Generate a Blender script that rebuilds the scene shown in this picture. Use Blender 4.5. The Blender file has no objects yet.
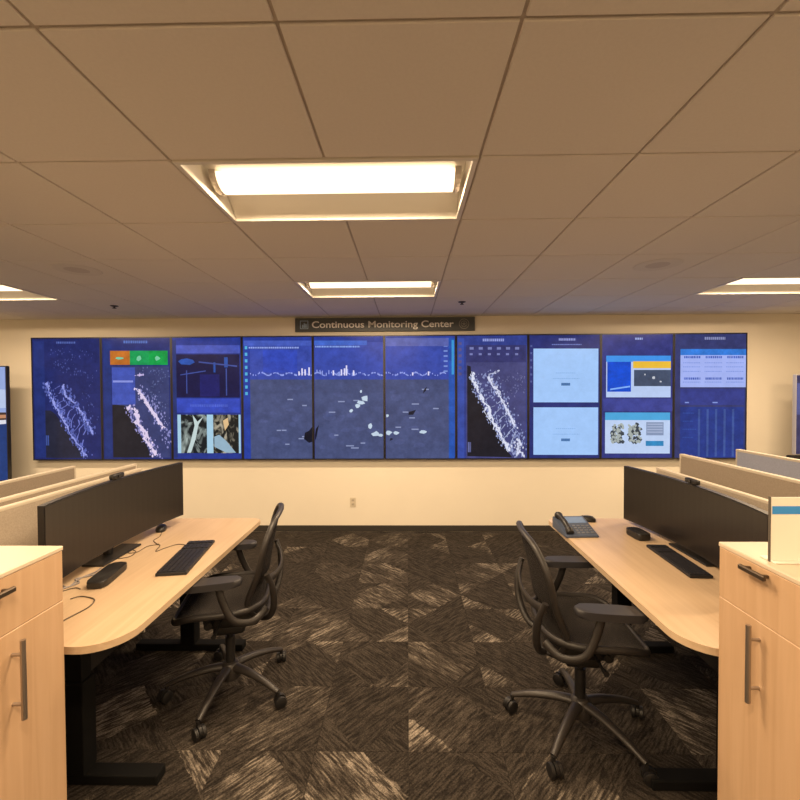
import bpy, bmesh, math, random
from mathutils import Vector, Matrix
S = bpy.context.scene
COL = S.collection
PI = math.pi

# ------------------------------------------------------------------ camera, world, exposure
CH = 1.71                       # camera height
cam_d = bpy.data.cameras.new('camera')
cam = bpy.data.objects.new('camera', cam_d)
COL.objects.link(cam)
cam_d.sensor_width = 36.0
cam_d.lens = 36.0 * 424.33 / 800.0
cam_d.clip_start = 0.02
YAW, PITCH, ROLL = 0.01661, 0.01885, -0.0049
fw = Vector((-math.sin(YAW) * math.cos(PITCH), math.cos(YAW) * math.cos(PITCH), -math.sin(PITCH)))
rt = Vector((math.cos(YAW), math.sin(YAW), 0))
up = rt.cross(fw)
r2 = rt * math.cos(ROLL) + up * math.sin(ROLL)
u2 = -rt * math.sin(ROLL) + up * math.cos(ROLL)
cam.matrix_world = Matrix(((r2.x, u2.x, -fw.x, 0), (r2.y, u2.y, -fw.y, 0), (r2.z, u2.z, -fw.z, CH), (0, 0, 0, 1)))
S.camera = cam
w = bpy.data.worlds.new('world')
S.world = w
w.use_nodes = True
w.node_tree.nodes['Background'].inputs[0].default_value = (0.05, 0.045, 0.04, 1)
w.node_tree.nodes['Background'].inputs[1].default_value = 0.1
S.view_settings.view_transform = 'Standard'
S.view_settings.look = 'None'
S.view_settings.gamma = 1.0
S.view_settings.use_curve_mapping = False
S.view_settings.exposure = 0.0
LAMP_W = 55.0                   # watts of light each fluorescent fixture sends down
LENS = 2.3                      # glow of the lens basket itself
LAMP_COL = (1.0, 0.735, 0.46)

# ------------------------------------------------------------------ helpers
def lin(c):
    c = c / 255.0
    return c / 12.92 if c <= 0.04045 else ((c + 0.055) / 1.055) ** 2.4
def rgb(r, g, b): return (lin(r), lin(g), lin(b))

MATS = {}
def mat(name, col, rough=0.5, metal=0.0, emit=None, es=1.0, noise=0.0, nscale=30.0, bump=0.0, bscale=200.0, alpha=0.0, spec=0.5):
    if name in MATS: return MATS[name]
    m = bpy.data.materials.new(name); m.use_nodes = True
    nt = m.node_tree; b = nt.nodes['Principled BSDF']
    b.inputs['Base Color'].default_value = (*col, 1)
    b.inputs['Roughness'].default_value = rough
    b.inputs['Metallic'].default_value = metal
    b.inputs['Specular IOR Level'].default_value = spec
    if emit:
        b.inputs['Emission Color'].default_value = (*emit, 1)
        b.inputs['Emission Strength'].default_value = es
    if noise or bump:
        tc = nt.nodes.new('ShaderNodeTexCoord')
    if noise:
        n = nt.nodes.new('ShaderNodeTexNoise'); n.inputs['Scale'].default_value = nscale; n.inputs['Detail'].default_value = 4
        nt.links.new(tc.outputs['Object'], n.inputs['Vector'])
        r = nt.nodes.new('ShaderNodeMapRange'); r.inputs[1].default_value = 0.3; r.inputs[2].default_value = 0.7
        r.inputs[3].default_value = 1 - noise; r.inputs[4].default_value = 1 + noise
        nt.links.new(n.outputs['Fac'], r.inputs[0])
        mx = nt.nodes.new('ShaderNodeVectorMath'); mx.operation = 'SCALE'
        mx.inputs[0].default_value = col
        nt.links.new(r.outputs[0], mx.inputs['Scale'])
        nt.links.new(mx.outputs[0], b.inputs['Base Color'])
    if bump:
        n2 = nt.nodes.new('ShaderNodeTexNoise'); n2.inputs['Scale'].default_value = bscale
        nt.links.new(tc.outputs['Object'], n2.inputs['Vector'])
        bp = nt.nodes.new('ShaderNodeBump'); bp.inputs['Strength'].default_value = bump; bp.inputs['Distance'].default_value = 0.002
        nt.links.new(n2.outputs['Fac'], bp.inputs['Height'])
        nt.links.new(bp.outputs[0], b.inputs['Normal'])
    if alpha:
        tr = nt.nodes.new('ShaderNodeBsdfTransparent'); ms = nt.nodes.new('ShaderNodeMixShader')
        ms.inputs[0].default_value = alpha
        out = nt.nodes['Material Output']
        nt.links.new(b.outputs[0], ms.inputs[1]); nt.links.new(tr.outputs[0], ms.inputs[2]); nt.links.new(ms.outputs[0], out.inputs[0])
    MATS[name] = m
    return m

def wood(name, c1, c2, axis, rough=0.38):
    """light straight-grained laminate; axis = stretch direction of the grain"""
    if name in MATS: return MATS[name]
    m = bpy.data.materials.new(name); m.use_nodes = True
    nt = m.node_tree; b = nt.nodes['Principled BSDF']; L = nt.links.new
    tc = nt.nodes.new('ShaderNodeTexCoord'); mp = nt.nodes.new('ShaderNodeMapping')
    sc = [38.0, 38.0, 38.0]; sc['xyz'.index(axis)] = 1.6
    mp.inputs['Scale'].default_value = sc
    L(tc.outputs['Object'], mp.inputs[0])
    n = nt.nodes.new('ShaderNodeTexNoise'); n.inputs['Scale'].default_value = 1.0; n.inputs['Detail'].default_value = 6; n.inputs['Distortion'].default_value = 0.6
    L(mp.outputs[0], n.inputs['Vector'])
    cr = nt.nodes.new('ShaderNodeValToRGB')
    cr.color_ramp.elements[0].position = 0.3; cr.color_ramp.elements[0].color = (*c1, 1)
    cr.color_ramp.elements[1].position = 0.7; cr.color_ramp.elements[1].color = (*c2, 1)
    L(n.outputs['Fac'], cr.inputs[0]); L(cr.outputs[0], b.inputs['Base Color'])
    b.inputs['Roughness'].default_value = rough
    MATS[name] = m
    return m

def obj(name, bm, m, parent=None, smooth=False, bevel=0.0):
    bmesh.ops.recalc_face_normals(bm, faces=bm.faces[:])
    me = bpy.data.meshes.new(name); bm.to_mesh(me); bm.free()
    if smooth:
        for p in me.polygons: p.use_smooth = True
        try: me.set_sharp_from_angle(angle=math.radians(45))
        except Exception: pass
    o = bpy.data.objects.new(name, me); COL.objects.link(o)
    if m: me.materials.append(m)
    if parent: o.parent = parent
    return o
def tag(o, label=None, cat=None, group=None, kind=None):
    if label: o['label'] = label
    if cat: o['category'] = cat
    if group: o['group'] = group
    if kind: o['kind'] = kind
    return o
def thing(name, label, cat, loc=(0, 0, 0), rz=0.0, group=None):
    o = bpy.data.objects.new(name, None); COL.objects.link(o)
    o.location = loc; o.rotation_euler = (0, 0, rz); o.empty_display_size = 0.1
    return tag(o, label, cat, group)
def copy_tree(o, parent=None):
    c = o.copy(); COL.objects.link(c)
    if parent: c.parent = parent
    for ch in [x for x in o.children]: copy_tree(ch, c)
    return c
def BM(): return bmesh.new()
def box(bm, x0, x1, y0, y1, z0, z1, bev=0.0, seg=2, M=None):
    r = bmesh.ops.create_cube(bm, size=1.0)
    vs = r['verts']
    for v in vs:
        v.co = Vector(((x0 + x1) / 2 + v.co.x * (x1 - x0), (y0 + y1) / 2 + v.co.y * (y1 - y0), (z0 + z1) / 2 + v.co.z * (z1 - z0)))
    if M is not None:
        for v in vs: v.co = M @ v.co
    if bev:
        es = list({e for v in vs for e in v.link_edges})
        bmesh.ops.bevel(bm, geom=es, offset=bev, segments=seg, affect='EDGES', profile=0.5)
    return bm
def prism(bm, pts, z0, z1, bev=0.0, seg=2):
    """upright prism over an outline in xy"""
    a = [bm.verts.new((x, y, z0)) for x, y in pts]; b = [bm.verts.new((x, y, z1)) for x, y in pts]
    n = len(pts)
    f0 = bm.faces.new(a[::-1]); f1 = bm.faces.new(b)
    for i in range(n): bm.faces.new((a[i], a[(i + 1) % n], b[(i + 1) % n], b[i]))
    if bev:
        es = list(f1.edges) + list(f0.edges)
        bmesh.ops.bevel(bm, geom=es, offset=bev, segments=seg, affect='EDGES', profile=0.5)
    return bm
def catmull(P, n=6, closed=False):
    P = [Vector(p) for p in P]; out = []; N = len(P)
    rng = range(N if closed else N - 1)
    for i in rng:
        if closed: p0, p1, p2, p3 = P[i - 1], P[i], P[(i + 1) % N], P[(i + 2) % N]
        else: p0, p1, p2, p3 = P[max(i - 1, 0)], P[i], P[i + 1], P[min(i + 2, N - 1)]
        for k in range(n):
            t = k / n
            out.append(0.5 * ((2 * p1) + (-p0 + p2) * t + (2 * p0 - 5 * p1 + 4 * p2 - p3) * t * t + (-p0 + 3 * p1 - 3 * p2 + p3) * t ** 3))
    if not closed: out.append(P[-1])
    return out
def sweep(bm, pts, rad, seg=10, closed=False, hint=(0, 0, 1), flat=1.0):
    """tube along pts; rad scalar or list; flat scales the cross-section along the hint axis"""
    P = [Vector(p) for p in pts]; N = len(P)
    rads = rad if isinstance(rad, (list, tuple)) else [rad] * N
    rings = []; h = Vector(hint)
    for i in range(N):
        if closed: t = P[(i + 1) % N] - P[i - 1]
        else: t = P[min(i + 1, N - 1)] - P[max(i - 1, 0)]
        t.normalize()
        a = h - t * h.dot(t)
        if a.length < 1e-3: a = Vector((1, 0.1, 0)) - t * t.x
        a.normalize(); b = t.cross(a)
        rings.append([bm.verts.new(P[i] + (a * math.cos(q) * flat + b * math.sin(q)) * rads[i]) for q in [2 * PI * k / seg for k in range(seg)]])
    for i in range(N if closed else N - 1):
        A, B = rings[i], rings[(i + 1) % N]
        for k in range(seg): bm.faces.new((A[k], A[(k + 1) % seg], B[(k + 1) % seg], B[k]))
    if not closed:
        bm.faces.new(rings[0][::-1]); bm.faces.new(rings[-1])
    return bm
def cyl(bm, p, q, r, seg=16, r2=None):
    return sweep(bm, [p, q], [r, r if r2 is None else r2], seg, hint=(0.3, 0.2, 1))
def lathe(bm, prof, seg=24, c=(0, 0)):
    rings = []
    for r, z in prof:
        rings.append([bm.verts.new((c[0] + r * math.cos(2 * PI * k / seg), c[1] + r * math.sin(2 * PI * k / seg), z)) for k in range(seg)])
    for A, B in zip(rings, rings[1:]):
        for k in range(seg): bm.faces.new((A[k], A[(k + 1) % seg], B[(k + 1) % seg], B[k]))
    bm.faces.new(rings[0][::-1]); bm.faces.new(rings[-1])
    return bm
def superell(n, seg):
    out = []
    for k in range(seg):
        q = 2 * PI * k / seg; c, s = math.cos(q), math.sin(q)
        out.append((math.copysign(abs(c) ** (2 / n), c), math.copysign(abs(s) ** (2 / n), s)))
    return out
def patch(bm, f, n=4, rings=6, seg=40, off=(0, 0, 0.006)):
    """thin cushion-like sheet: superellipse domain mapped by f(a, b), two layers"""
    E_ = superell(n, seg); off = Vector(off); layers = []
    for L in (0, 1):
        c = bm.verts.new(Vector(f(0, 0)) + off * L); rs = []
        for k in range(1, rings + 1):
            r = k / rings
            rs.append([bm.verts.new(Vector(f(a * r, b * r)) + off * L) for a, b in E_])
        for i in range(seg): bm.faces.new((c, rs[0][i], rs[0][(i + 1) % seg]))
        for A, B in zip(rs, rs[1:]):
            for i in range(seg): bm.faces.new((A[i], A[(i + 1) % seg], B[(i + 1) % seg], B[i]))
        layers.append(rs[-1])
    A, B = layers
    for i in range(seg): bm.faces.new((A[i], A[(i + 1) % seg], B[(i + 1) % seg], B[i]))
    return bm

# ------------------------------------------------------------------ room
X0, X1 = -6.42, 5.78
Y0, YW = -3.20, 5.188
ZC = 2.627                       # face of the ceiling tiles
M_wall = mat('wall_paint', (0.86, 0.79, 0.66), 0.75, noise=0.012, nscale=3, bump=0.15, bscale=350, spec=0.2)
M_base = mat('rubber_base', (0.035, 0.03, 0.025), 0.6)
M_ctile = mat('ceiling_tile', (0.84, 0.79, 0.73), 0.95, noise=0.015, nscale=90, bump=0.15, bscale=700, spec=0.1)
M_tee = mat('ceiling_tee', (0.55, 0.48, 0.42), 0.6)
M_deck = mat('deck', (0.2, 0.18, 0.16), 0.9)

def carpet_mat(pieces):
    m = bpy.data.materials.new('carpet_tile'); m.use_nodes = True
    nt = m.node_tree; b = nt.nodes['Principled BSDF']; L = nt.links.new; N = nt.nodes.new
    tc = N('ShaderNodeTexCoord'); oi = N('ShaderNodeObjectInfo')
    def math_(op, a, bb=None, c=None):
        n = N('ShaderNodeMath'); n.operation = op
        for i, v in enumerate((a, bb, c)):
            if v is None: continue
            if isinstance(v, (int, float)): n.inputs[i].default_value = v
            else: L(v, n.inputs[i])
        return n.outputs[0]
    rnd = oi.outputs['Random']
    offs = N('ShaderNodeCombineXYZ'); L(math_('MULTIPLY', rnd, 37.0), offs.inputs[2])
    sp = N('ShaderNodeSeparateXYZ'); L(tc.outputs['Object'], sp.inputs[0])
    # rotate 45 degrees: p runs along the streaks, q across
    p = math_('ADD', sp.outputs[0], sp.outputs[1]); q = math_('SUBTRACT', sp.outputs[0], sp.outputs[1])
    def streak(sx, sy, zz, det=3):
        v = N('ShaderNodeCombineXYZ'); L(math_('MULTIPLY', p, sx), v.inputs[0]); L(math_('MULTIPLY', q, sy), v.inputs[1])
        L(math_('MULTIPLY_ADD', rnd, 37.0, zz), v.inputs[2])
        n = N('ShaderNodeTexNoise'); n.inputs['Scale'].default_value = 1.0; n.inputs['Detail'].default_value = det
        n.inputs['Roughness'].default_value = 0.6
        L(v.outputs[0], n.inputs['Vector']); return n.outputs['Fac']
    def streak2(sx, sy, zz, det):           # the same, running across
        v = N('ShaderNodeCombineXYZ'); L(math_('MULTIPLY', p, sy), v.inputs[0]); L(math_('MULTIPLY', q, sx), v.inputs[1])
        L(math_('MULTIPLY_ADD', rnd, 37.0, zz), v.inputs[2])
        n = N('ShaderNodeTexNoise'); n.inputs['Scale'].default_value = 1.0; n.inputs['Detail'].default_value = det; n.inputs['Roughness'].default_value = 0.6
        L(v.outputs[0], n.inputs['Vector']); return n.outputs['Fac']
    # every tile: a diamond between its edge midpoints and four corner triangles, each its own tone and direction
    wob = streak(16.0, 16.0, 3.0, 3); wob = math_('MULTIPLY', math_('SUBTRACT', wob, 0.5), 0.16)
    cp = math_('FLOOR', math_('ADD', math_('MULTIPLY_ADD', p, 1 / 0.445, 0.5), wob)); cq = math_('FLOOR', math_('SUBTRACT', math_('MULTIPLY_ADD', q, 1 / 0.445, 0.5), wob))
    cv = N('ShaderNodeCombineXYZ'); L(cp, cv.inputs[0]); L(cq, cv.inputs[1]); L(math_('MULTIPLY', rnd, 37.0), cv.inputs[2])
    wn = N('ShaderNodeTexWhiteNoise'); wn.noise_dimensions = '3D'; L(cv.outputs[0], wn.inputs['Vector'])
    sc2 = N('ShaderNodeSeparateColor'); L(wn.outputs['Color'], sc2.inputs[0])
    dirn = math_('GREATER_THAN', sc2.outputs[0], 0.5)
    def pick(a_, b_): return math_('ADD', math_('MULTIPLY', a_, math_('SUBTRACT', 1.0, dirn)), math_('MULTIPLY', b_, dirn))
    st = pick(streak(8.0, 64.0, 0.0), streak2(8.0, 64.0, 5.0, 3))
    band = pick(streak(2.4, 4.5, 11.0, 1), streak2(2.4, 4.5, 11.0, 1))
    tone = N('ShaderNodeMapRange'); tone.interpolation_type = 'SMOOTHSTEP'; L(wn.outputs['Value'], tone.inputs[0])
    tone.inputs[1].default_value = 0.52; tone.inputs[2].default_value = 1.0; tone.inputs[3].default_value = 0.05; tone.inputs[4].default_value = 1.0
    bc = N('ShaderNodeMapRange'); L(band, bc.inputs[0]); bc.inputs[1].default_value = 0.34; bc.inputs[2].default_value = 0.62; bc.inputs[3].default_value = 0.2; bc.inputs[4].default_value = 1.0
    amt = math_('MULTIPLY', tone.outputs[0], bc.outputs[0])
    stc = N('ShaderNodeMapRange'); L(st, stc.inputs[0]); stc.inputs[1].default_value = 0.38; stc.inputs[2].default_value = 0.66; stc.inputs[3].default_value = 0.0; stc.inputs[4].default_value = 1.0
    fac = math_('ADD', math_('MULTIPLY', stc.outputs[0], math_('MULTIPLY_ADD', amt, 0.66, 0.24)), math_('MULTIPLY', amt, 0.12))
    cr = N('ShaderNodeValToRGB'); e = cr.color_ramp.elements
    e[0].position = 0.0; e[0].color = (0.017, 0.0140, 0.0120, 1); e[1].position = 0.85; e[1].color = (0.27, 0.232, 0.190, 1)
    k = e.new(0.35); k.color = (0.072, 0.060, 0.049, 1)
    L(fac, cr.inputs[0])
    # pile grain
    g = N('ShaderNodeTexNoise'); g.inputs['Scale'].default_value = 140; g.inputs['Detail'].default_value = 2
    va = N('ShaderNodeVectorMath'); va.operation = 'ADD'; L(tc.outputs['Object'], va.inputs[0]); L(offs.outputs[0], va.inputs[1])
    L(va.outputs[0], g.inputs['Vector'])
    gm = N('ShaderNodeMapRange'); L(g.outputs['Fac'], gm.inputs[0]); gm.inputs[1].default_value = 0.25; gm.inputs[2].default_value = 0.75; gm.inputs[3].default_value = 0.45; gm.inputs[4].default_value = 1.5
    sc = N('ShaderNodeVectorMath'); sc.operation = 'SCALE'; L(cr.outputs[0], sc.inputs[0]); L(gm.outputs[0], sc.inputs['Scale'])
    L(sc.outputs[0], b.inputs['Base Color'])
    bp = N('ShaderNodeBump'); bp.inputs['Strength'].default_value = 0.6; bp.inputs['Distance'].default_value = 0.003
    L(g.outputs['Fac'], bp.inputs['Height']); L(bp.outputs[0], b.inputs['Normal'])
    b.inputs['Roughness'].default_value = 0.95; b.inputs['Specular IOR Level'].default_value = 0.1
    return m
M_carpet = carpet_mat(True)
M_sub = mat('carpet_rest', (0.045, 0.038, 0.033), 0.95, noise=0.5, nscale=9, spec=0.1)

bm = BM(); box(bm, X0, X1, Y0, YW, -0.10, -0.006); floor = obj('floor', bm, M_sub); tag(floor, kind='structure')
rng = random.Random(11)
TS = 0.445
bm = BM(); box(bm, -TS / 2 + 0.0006, TS / 2 - 0.0006, -TS / 2 + 0.0006, TS / 2 - 0.0006, -0.006, 0.0, 0.001, 1)
ct0 = None
for i in range(-8, 8):
    for j in range(-4, 8):
        cx = 0.0 + (i + 0.5) * TS; cy = 1.985 + (j - 0.5) * TS
        if cy + TS / 2 > YW + 0.001: continue
        if ct0 is None: ct0 = obj('carpet_tile', bm, M_carpet, floor); o = ct0
        else:
            o = ct0.copy(); COL.objects.link(o)
        o.location = (cx, cy, 0); o.rotation_euler = (0, 0, rng.choice((0, 1, 2, 3)) * PI / 2 + (PI / 4 if False else 0))

def wall(name, x0, x1, y0, y1):
    bm = BM(); box(bm, x0, x1, y0, y1, -0.1, 2.82); return tag(obj(name, bm, M_wall), kind='structure')
wall('wall_back', X0 - 0.12, X1 + 0.12, YW, YW + 0.12)
wall('wall_left', X0 - 0.12, X0, Y0, YW)
wall('wall_right', X1, X1 + 0.12, Y0, YW)
wall('wall_front', X0 - 0.12, X1 + 0.12, Y0 - 0.12, Y0)
bm = BM(); box(bm, X0, X1, YW - 0.012, YW, 0.0, 0.072, 0.003); tag(obj('baseboard_back', bm, M_base), kind='structure')
bm = BM(); box(bm, X0, X0 + 0.012, Y0, YW - 0.012, -0.006, 0.072, 0.003); tag(obj('baseboard_left', bm, M_base), kind='structure')
bm = BM(); box(bm, X1 - 0.012, X1, Y0, YW - 0.012, -0.006, 0.072, 0.003); tag(obj('baseboard_right', bm, M_base), kind='structure')

# ceiling: deck above, tee grid, lay-in tiles one by one
bm = BM(); box(bm, X0, X1, Y0, YW, 2.78, 2.82); ceiling = tag(obj('ceiling', bm, M_deck), kind='structure')
GX, GY, GT = -0.9305, 1.067, 0.61
LIGHTS = [(0, 1), (0, 4), (-6, 4), (6, 4), (-6, 1), (6, 1), (0, -2), (-6, -2), (6, -2), (0, -5), (-6, -5), (6, -5)]
taken = {(c, r) for c0, r in LIGHTS for c in (c0, c0 + 1)}
bm = BM()
for i in range(-9, 12):                       # main tees, cut where a light is two tiles wide
    x = GX + i * GT
    for j in range(-7, 7):
        if (i, j) in taken and (i - 1, j) in taken: continue
        ya, yb = GY + j * GT, min(GY + (j + 1) * GT, YW)
        box(bm, max(x - 0.012, X0), min(x + 0.012, X1), ya, yb, ZC + 0.008, ZC + 0.012)
        box(bm, max(x - 0.0015, X0), min(x + 0.0015, X1), ya, yb, ZC + 0.012, ZC + 0.05)
for j in range(-7, 7):
    y = GY + j * GT
    box(bm, X0, X1, max(y - 0.012, Y0), y + 0.012, ZC + 0.0078, ZC + 0.0118)
o = obj('ceiling_grid', bm, M_tee, ceiling)
mesh_tile = {}
tilt = random.Random(3)
for i in range(-9, 11):
    for j in range(-7, 7):
        if (i, j) in taken: continue
        y1 = min(GY + (j + 1) * GT, YW); d = y1 - (GY + j * GT)
        key = round(d, 3)
        if key not in mesh_tile:
            bm = BM(); box(bm, -GT / 2 + 0.0055, GT / 2 - 0.0055, 0.0055, d - 0.0055, 0, 0.016, 0.0025, 1)
            o = obj('ceiling_tile', bm, M_ctile, ceiling); mesh_tile[key] = o
        else:
            o = mesh_tile[key].copy(); COL.objects.link(o)
        o.location = (GX + (i + 0.5) * GT, GY + j * GT, ZC + tilt.uniform(-0.0008, 0.0008))

# ------------------------------------------------------------------ recessed ceiling lights
M_fix = mat('fixture_white', (0.80, 0.76, 0.68), 0.35)
M_lens = mat('fluorescent_lens', (0.9, 0.9, 0.9), 0.4, emit=LAMP_COL, es=LENS)
M_endp = mat('fixture_end', (0.6, 0.54, 0.48), 0.4)
def make_light():
    t = thing('ceiling_light', None, 'ceiling light')
    W, D = 1.22, 0.61
    bm = BM()
    for (a, b_, c, d) in ((0.004, W - 0.004, 0.004, 0.026), (0.004, W - 0.004, D - 0.026, D - 0.004), (0.004, 0.026, 0.026, D - 0.026), (W - 0.026, W - 0.004, 0.026, D - 0.026)):
        box(bm, a, b_, c, d, -0.004, 0.012, 0.002, 1)
    obj('frame', bm, M_fix, t)
    for s in (0, 1):                              # the two curved side reflectors
        bm = BM(); n = 8; rows = []
        for k in range(n + 1):
            u = k / n; y = 0.026 + u * 0.175; z = 0.008 + 0.085 * math.sin(u * PI / 2)
            if s: y = D - y
            rows.append([bm.verts.new((x, y, z + h)) for x, h in ((0.026, 0), (W - 0.026, 0), (W - 0.026, 0.004), (0.026, 0.004))])
        for A, B in zip(rows, rows[1:]):
            for k in range(4): bm.faces.new((A[k], A[(k + 1) % 4], B[(k + 1) % 4], B[k]))
        bm.faces.new(rows[0]); bm.faces.new(rows[-1][::-1])
        obj('reflector', bm, M_fix, t, True)
    bm = BM(); n = 12; rows = []                   # bulging lens basket
    for k in range(n + 1):
        q = PI * k / n; y = D / 2 + 0.020 - 0.082 * math.cos(q); z = 0.084 - 0.058 * math.sin(q)
        rows.append([bm.verts.new((x, y, z)) for x in (0.07, W - 0.07)])
    for A, B in zip(rows, rows[1:]): bm.faces.new((A[0], A[1], B[1], B[0]))
    bm.faces.new([r[0] for r in rows]); bm.faces.new([r[1] for r in rows]); bm.faces.new((rows[0][0], rows[0][1], rows[-1][1], rows[-1][0]))
    obj('lens', bm, M_lens, t, True)
    la = bpy.data.lights.new('lamp', 'AREA'); la.shape = 'RECTANGLE'; la.size = W - 0.15; la.size_y = 0.13
    la.energy = LAMP_W; la.color = LAMP_COL
    lo_ = bpy.data.objects.new('lamp', la); COL.objects.link(lo_); lo_.location = (W / 2, D / 2 + 0.020, 0.022); lo_.parent = t
    for x in (0.042, W - 0.070):
        bm = BM(); pts = [(D / 2 + 0.020 - 0.092 * math.cos(PI * k / 12), 0.088 - 0.064 * math.sin(PI * k / 12)) for k in range(13)]
        a = [bm.verts.new((x, y, z)) for y, z in pts]; b_ = [bm.verts.new((x + 0.028, y, z)) for y, z in pts]
        bm.faces.new(a); bm.faces.new(b_)
        for k in range(13): bm.faces.new((a[k], a[(k + 1) % 13], b_[(k + 1) % 13], b_[k]))
        obj('end_cap', bm, M_endp, t)
    bm = BM(); box(bm, 0.02, W - 0.02, 0.02, D - 0.02, 0.1, 0.125)
    for x in (0.02, W - 0.024): box(bm, x, x + 0.004, 0.024, D - 0.024, 0.012, 0.1)
    obj('housing', bm, M_fix, t)
    return t
LL = ['big recessed ceiling light nearest the camera, glowing fluorescent lens',
      'recessed ceiling light in front of the sign, middle one of the far row',
      'recessed ceiling light cut by the left edge of the photo',
      'recessed ceiling light cut by the right edge of the photo']
lt0 = make_light()
for k, (c, r) in enumerate(LIGHTS):
    t = lt0 if k == 0 else copy_tree(lt0)
    t.location = (GX + c * GT, GY + r * GT, ZC)
    t['label'] = LL[k] if k < 4 else 'recessed ceiling light farther back in the room than the photo shows'
    t['group'] = 'recessed ceiling lights' if k < 4 else 'ceiling lights outside the photo'

# ceiling speakers and sprinklers
M_spk = mat('speaker_grille', (0.66, 0.60, 0.55), 0.8, bump=0.3, bscale=900)
for lab, (x, y) in (('round white ceiling speaker left of the sign, above left partitions', (-2.44, 3.12)), ('round white ceiling speaker right of the big ceiling light', (1.83, 3.14))):
    t = thing('ceiling_speaker', lab, 'speaker', (x, y, ZC), 0, 'round ceiling speakers')
    bm = BM(); lathe(bm, [(0.135, 0.0), (0.16, 0.0), (0.158, -0.002), (0.15, -0.004), (0.135, -0.003)], 32); obj('trim_ring', bm, mat('speaker_ring', (0.78, 0.73, 0.67), 0.8), t, True)
    bm = BM(); lathe(bm, [(0.136, 0.0), (0.136, -0.002), (0.08, -0.003), (0.01, -0.0035)], 32); obj('grille', bm, M_spk, t, True)
M_spr = mat('sprinkler', (0.10, 0.08, 0.07), 0.4, 0.6)
for lab, (x, y) in (('small dark fire sprinkler head at the far left of the ceiling', (-3.06, 4.41)), ('small dark fire sprinkler head above the right end of the sign', (0.565, 4.36))):
    t = thing('sprinkler', lab, 'sprinkler', (x, y, ZC), 0, 'fire sprinklers')
    bm = BM(); lathe(bm, [(0.038, 0.0), (0.038, -0.004), (0.02, -0.010)], 20); obj('escutcheon', bm, M_spr, t, True)
    bm = BM(); cyl(bm, (0, 0, -0.008), (0, 0, -0.024), 0.009, 10); lathe(bm, [(0.02, -0.024), (0.02, -0.028)], 16); obj('deflector', bm, M_spr, t)

# ------------------------------------------------------------------ sign over the video wall
M_sign = mat('sign_board', rgb(74, 77, 78), 0.45)
M_let = mat('sign_letter', (0.85, 0.83, 0.80), 0.5)
def text_obj(name, s, size_w, cap, loc, m, parent):
    cu = bpy.data.curves.new(name, 'FONT'); cu.body = s; cu.size = 1.0; cu.extrude = 0.012; cu.align_x = 'LEFT'; cu.offset = 0.012
    tmp = bpy.data.objects.new(name, cu); COL.objects.link(tmp)
    dg = bpy.context.evaluated_depsgraph_get()
    me = bpy.data.meshes.new_from_object(tmp.evaluated_get(dg))
    bpy.data.objects.remove(tmp); bpy.data.curves.remove(cu)
    xs = [v.co.x for v in me.vertices]; x0, x1 = min(xs), max(xs)
    kx = size_w / (x1 - x0); ky = cap / 0.70
    for v in me.vertices:
        v.co = Vector(((v.co.x - x0) * kx + loc[0], loc[1] - v.co.z * 0.3, v.co.y * ky + loc[2]))
    me.materials.clear(); me.materials.append(m)
    cuts = sorted(v.co.x for v in me.vertices); gaps = sorted(((q - p_, (p_ + q) / 2) for p_, q in zip(cuts, cuts[1:])), reverse=True)[:s.count(' ')]
    lim = [-9] + sorted(g for _, g in gaps) + [9]
    for a_, b_ in zip(lim, lim[1:]):           # one part per word
        bm = BM(); bm.from_mesh(me)
        bmesh.ops.delete(bm, geom=[v for v in bm.verts if not a_ < v.co.x < b_], context='VERTS')
        w_ = obj(name, bm, m, parent); w_['kind'] = 'stuff'
    bpy.data.meshes.remove(me)

sgn = thing('wall_sign', 'long dark grey sign reading Continuous Monitoring Center above the screens', 'sign', (-0.267, YW, 2.447))
bm = BM(); box(bm, -1.092, 1.092, -0.03, 0, 0, 0.168, 0.004); obj('board', bm, M_sign, sgn)
text_obj('lettering', 'Continuous Monitoring Center', 1.72, 0.078, (-0.885, -0.0325, 0.048), M_let, sgn)
bm = BM()
for (a, b_, c, d) in ((-1.03, -0.93, 0.035, 0.042), (-1.03, -0.93, 0.128, 0.135), (-1.03, -1.022, 0.042, 0.128), (-0.938, -0.93, 0.042, 0.128),
                      (-1.005, -0.99, 0.05, 0.085), (-0.985, -0.97, 0.05, 0.105), (-0.965, -0.95, 0.05, 0.095)):
    box(bm, a, b_, -0.034, -0.029, c, d)
obj('icon', bm, mat('sign_icon', rgb(150, 175, 200), 0.5), sgn)
bm = BM()
sweep(bm, [(0.96 + 0.058 * math.cos(2 * PI * k / 32), -0.031, 0.084 + 0.058 * math.sin(2 * PI * k / 32)) for k in range(32)], 0.004, 6, True, (0, 1, 0))
sweep(bm, [(0.96 + 0.036 * math.cos(2 * PI * k / 24), -0.031, 0.084 + 0.036 * math.sin(2 * PI * k / 24)) for k in range(24)], 0.003, 6, True, (0, 1, 0))
for k in range(5):
    q = PI / 2 + k * 2 * PI / 5; sweep(bm, [(0.96, -0.031, 0.084), (0.96 + 0.032 * math.cos(q), -0.031, 0.084 + 0.032 * math.sin(q))], [0.005, 0.002], 6, False, (0, 1, 0))
obj('emblem', bm, mat('sign_emblem', (0.30, 0.28, 0.25), 0.5), sgn)

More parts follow.
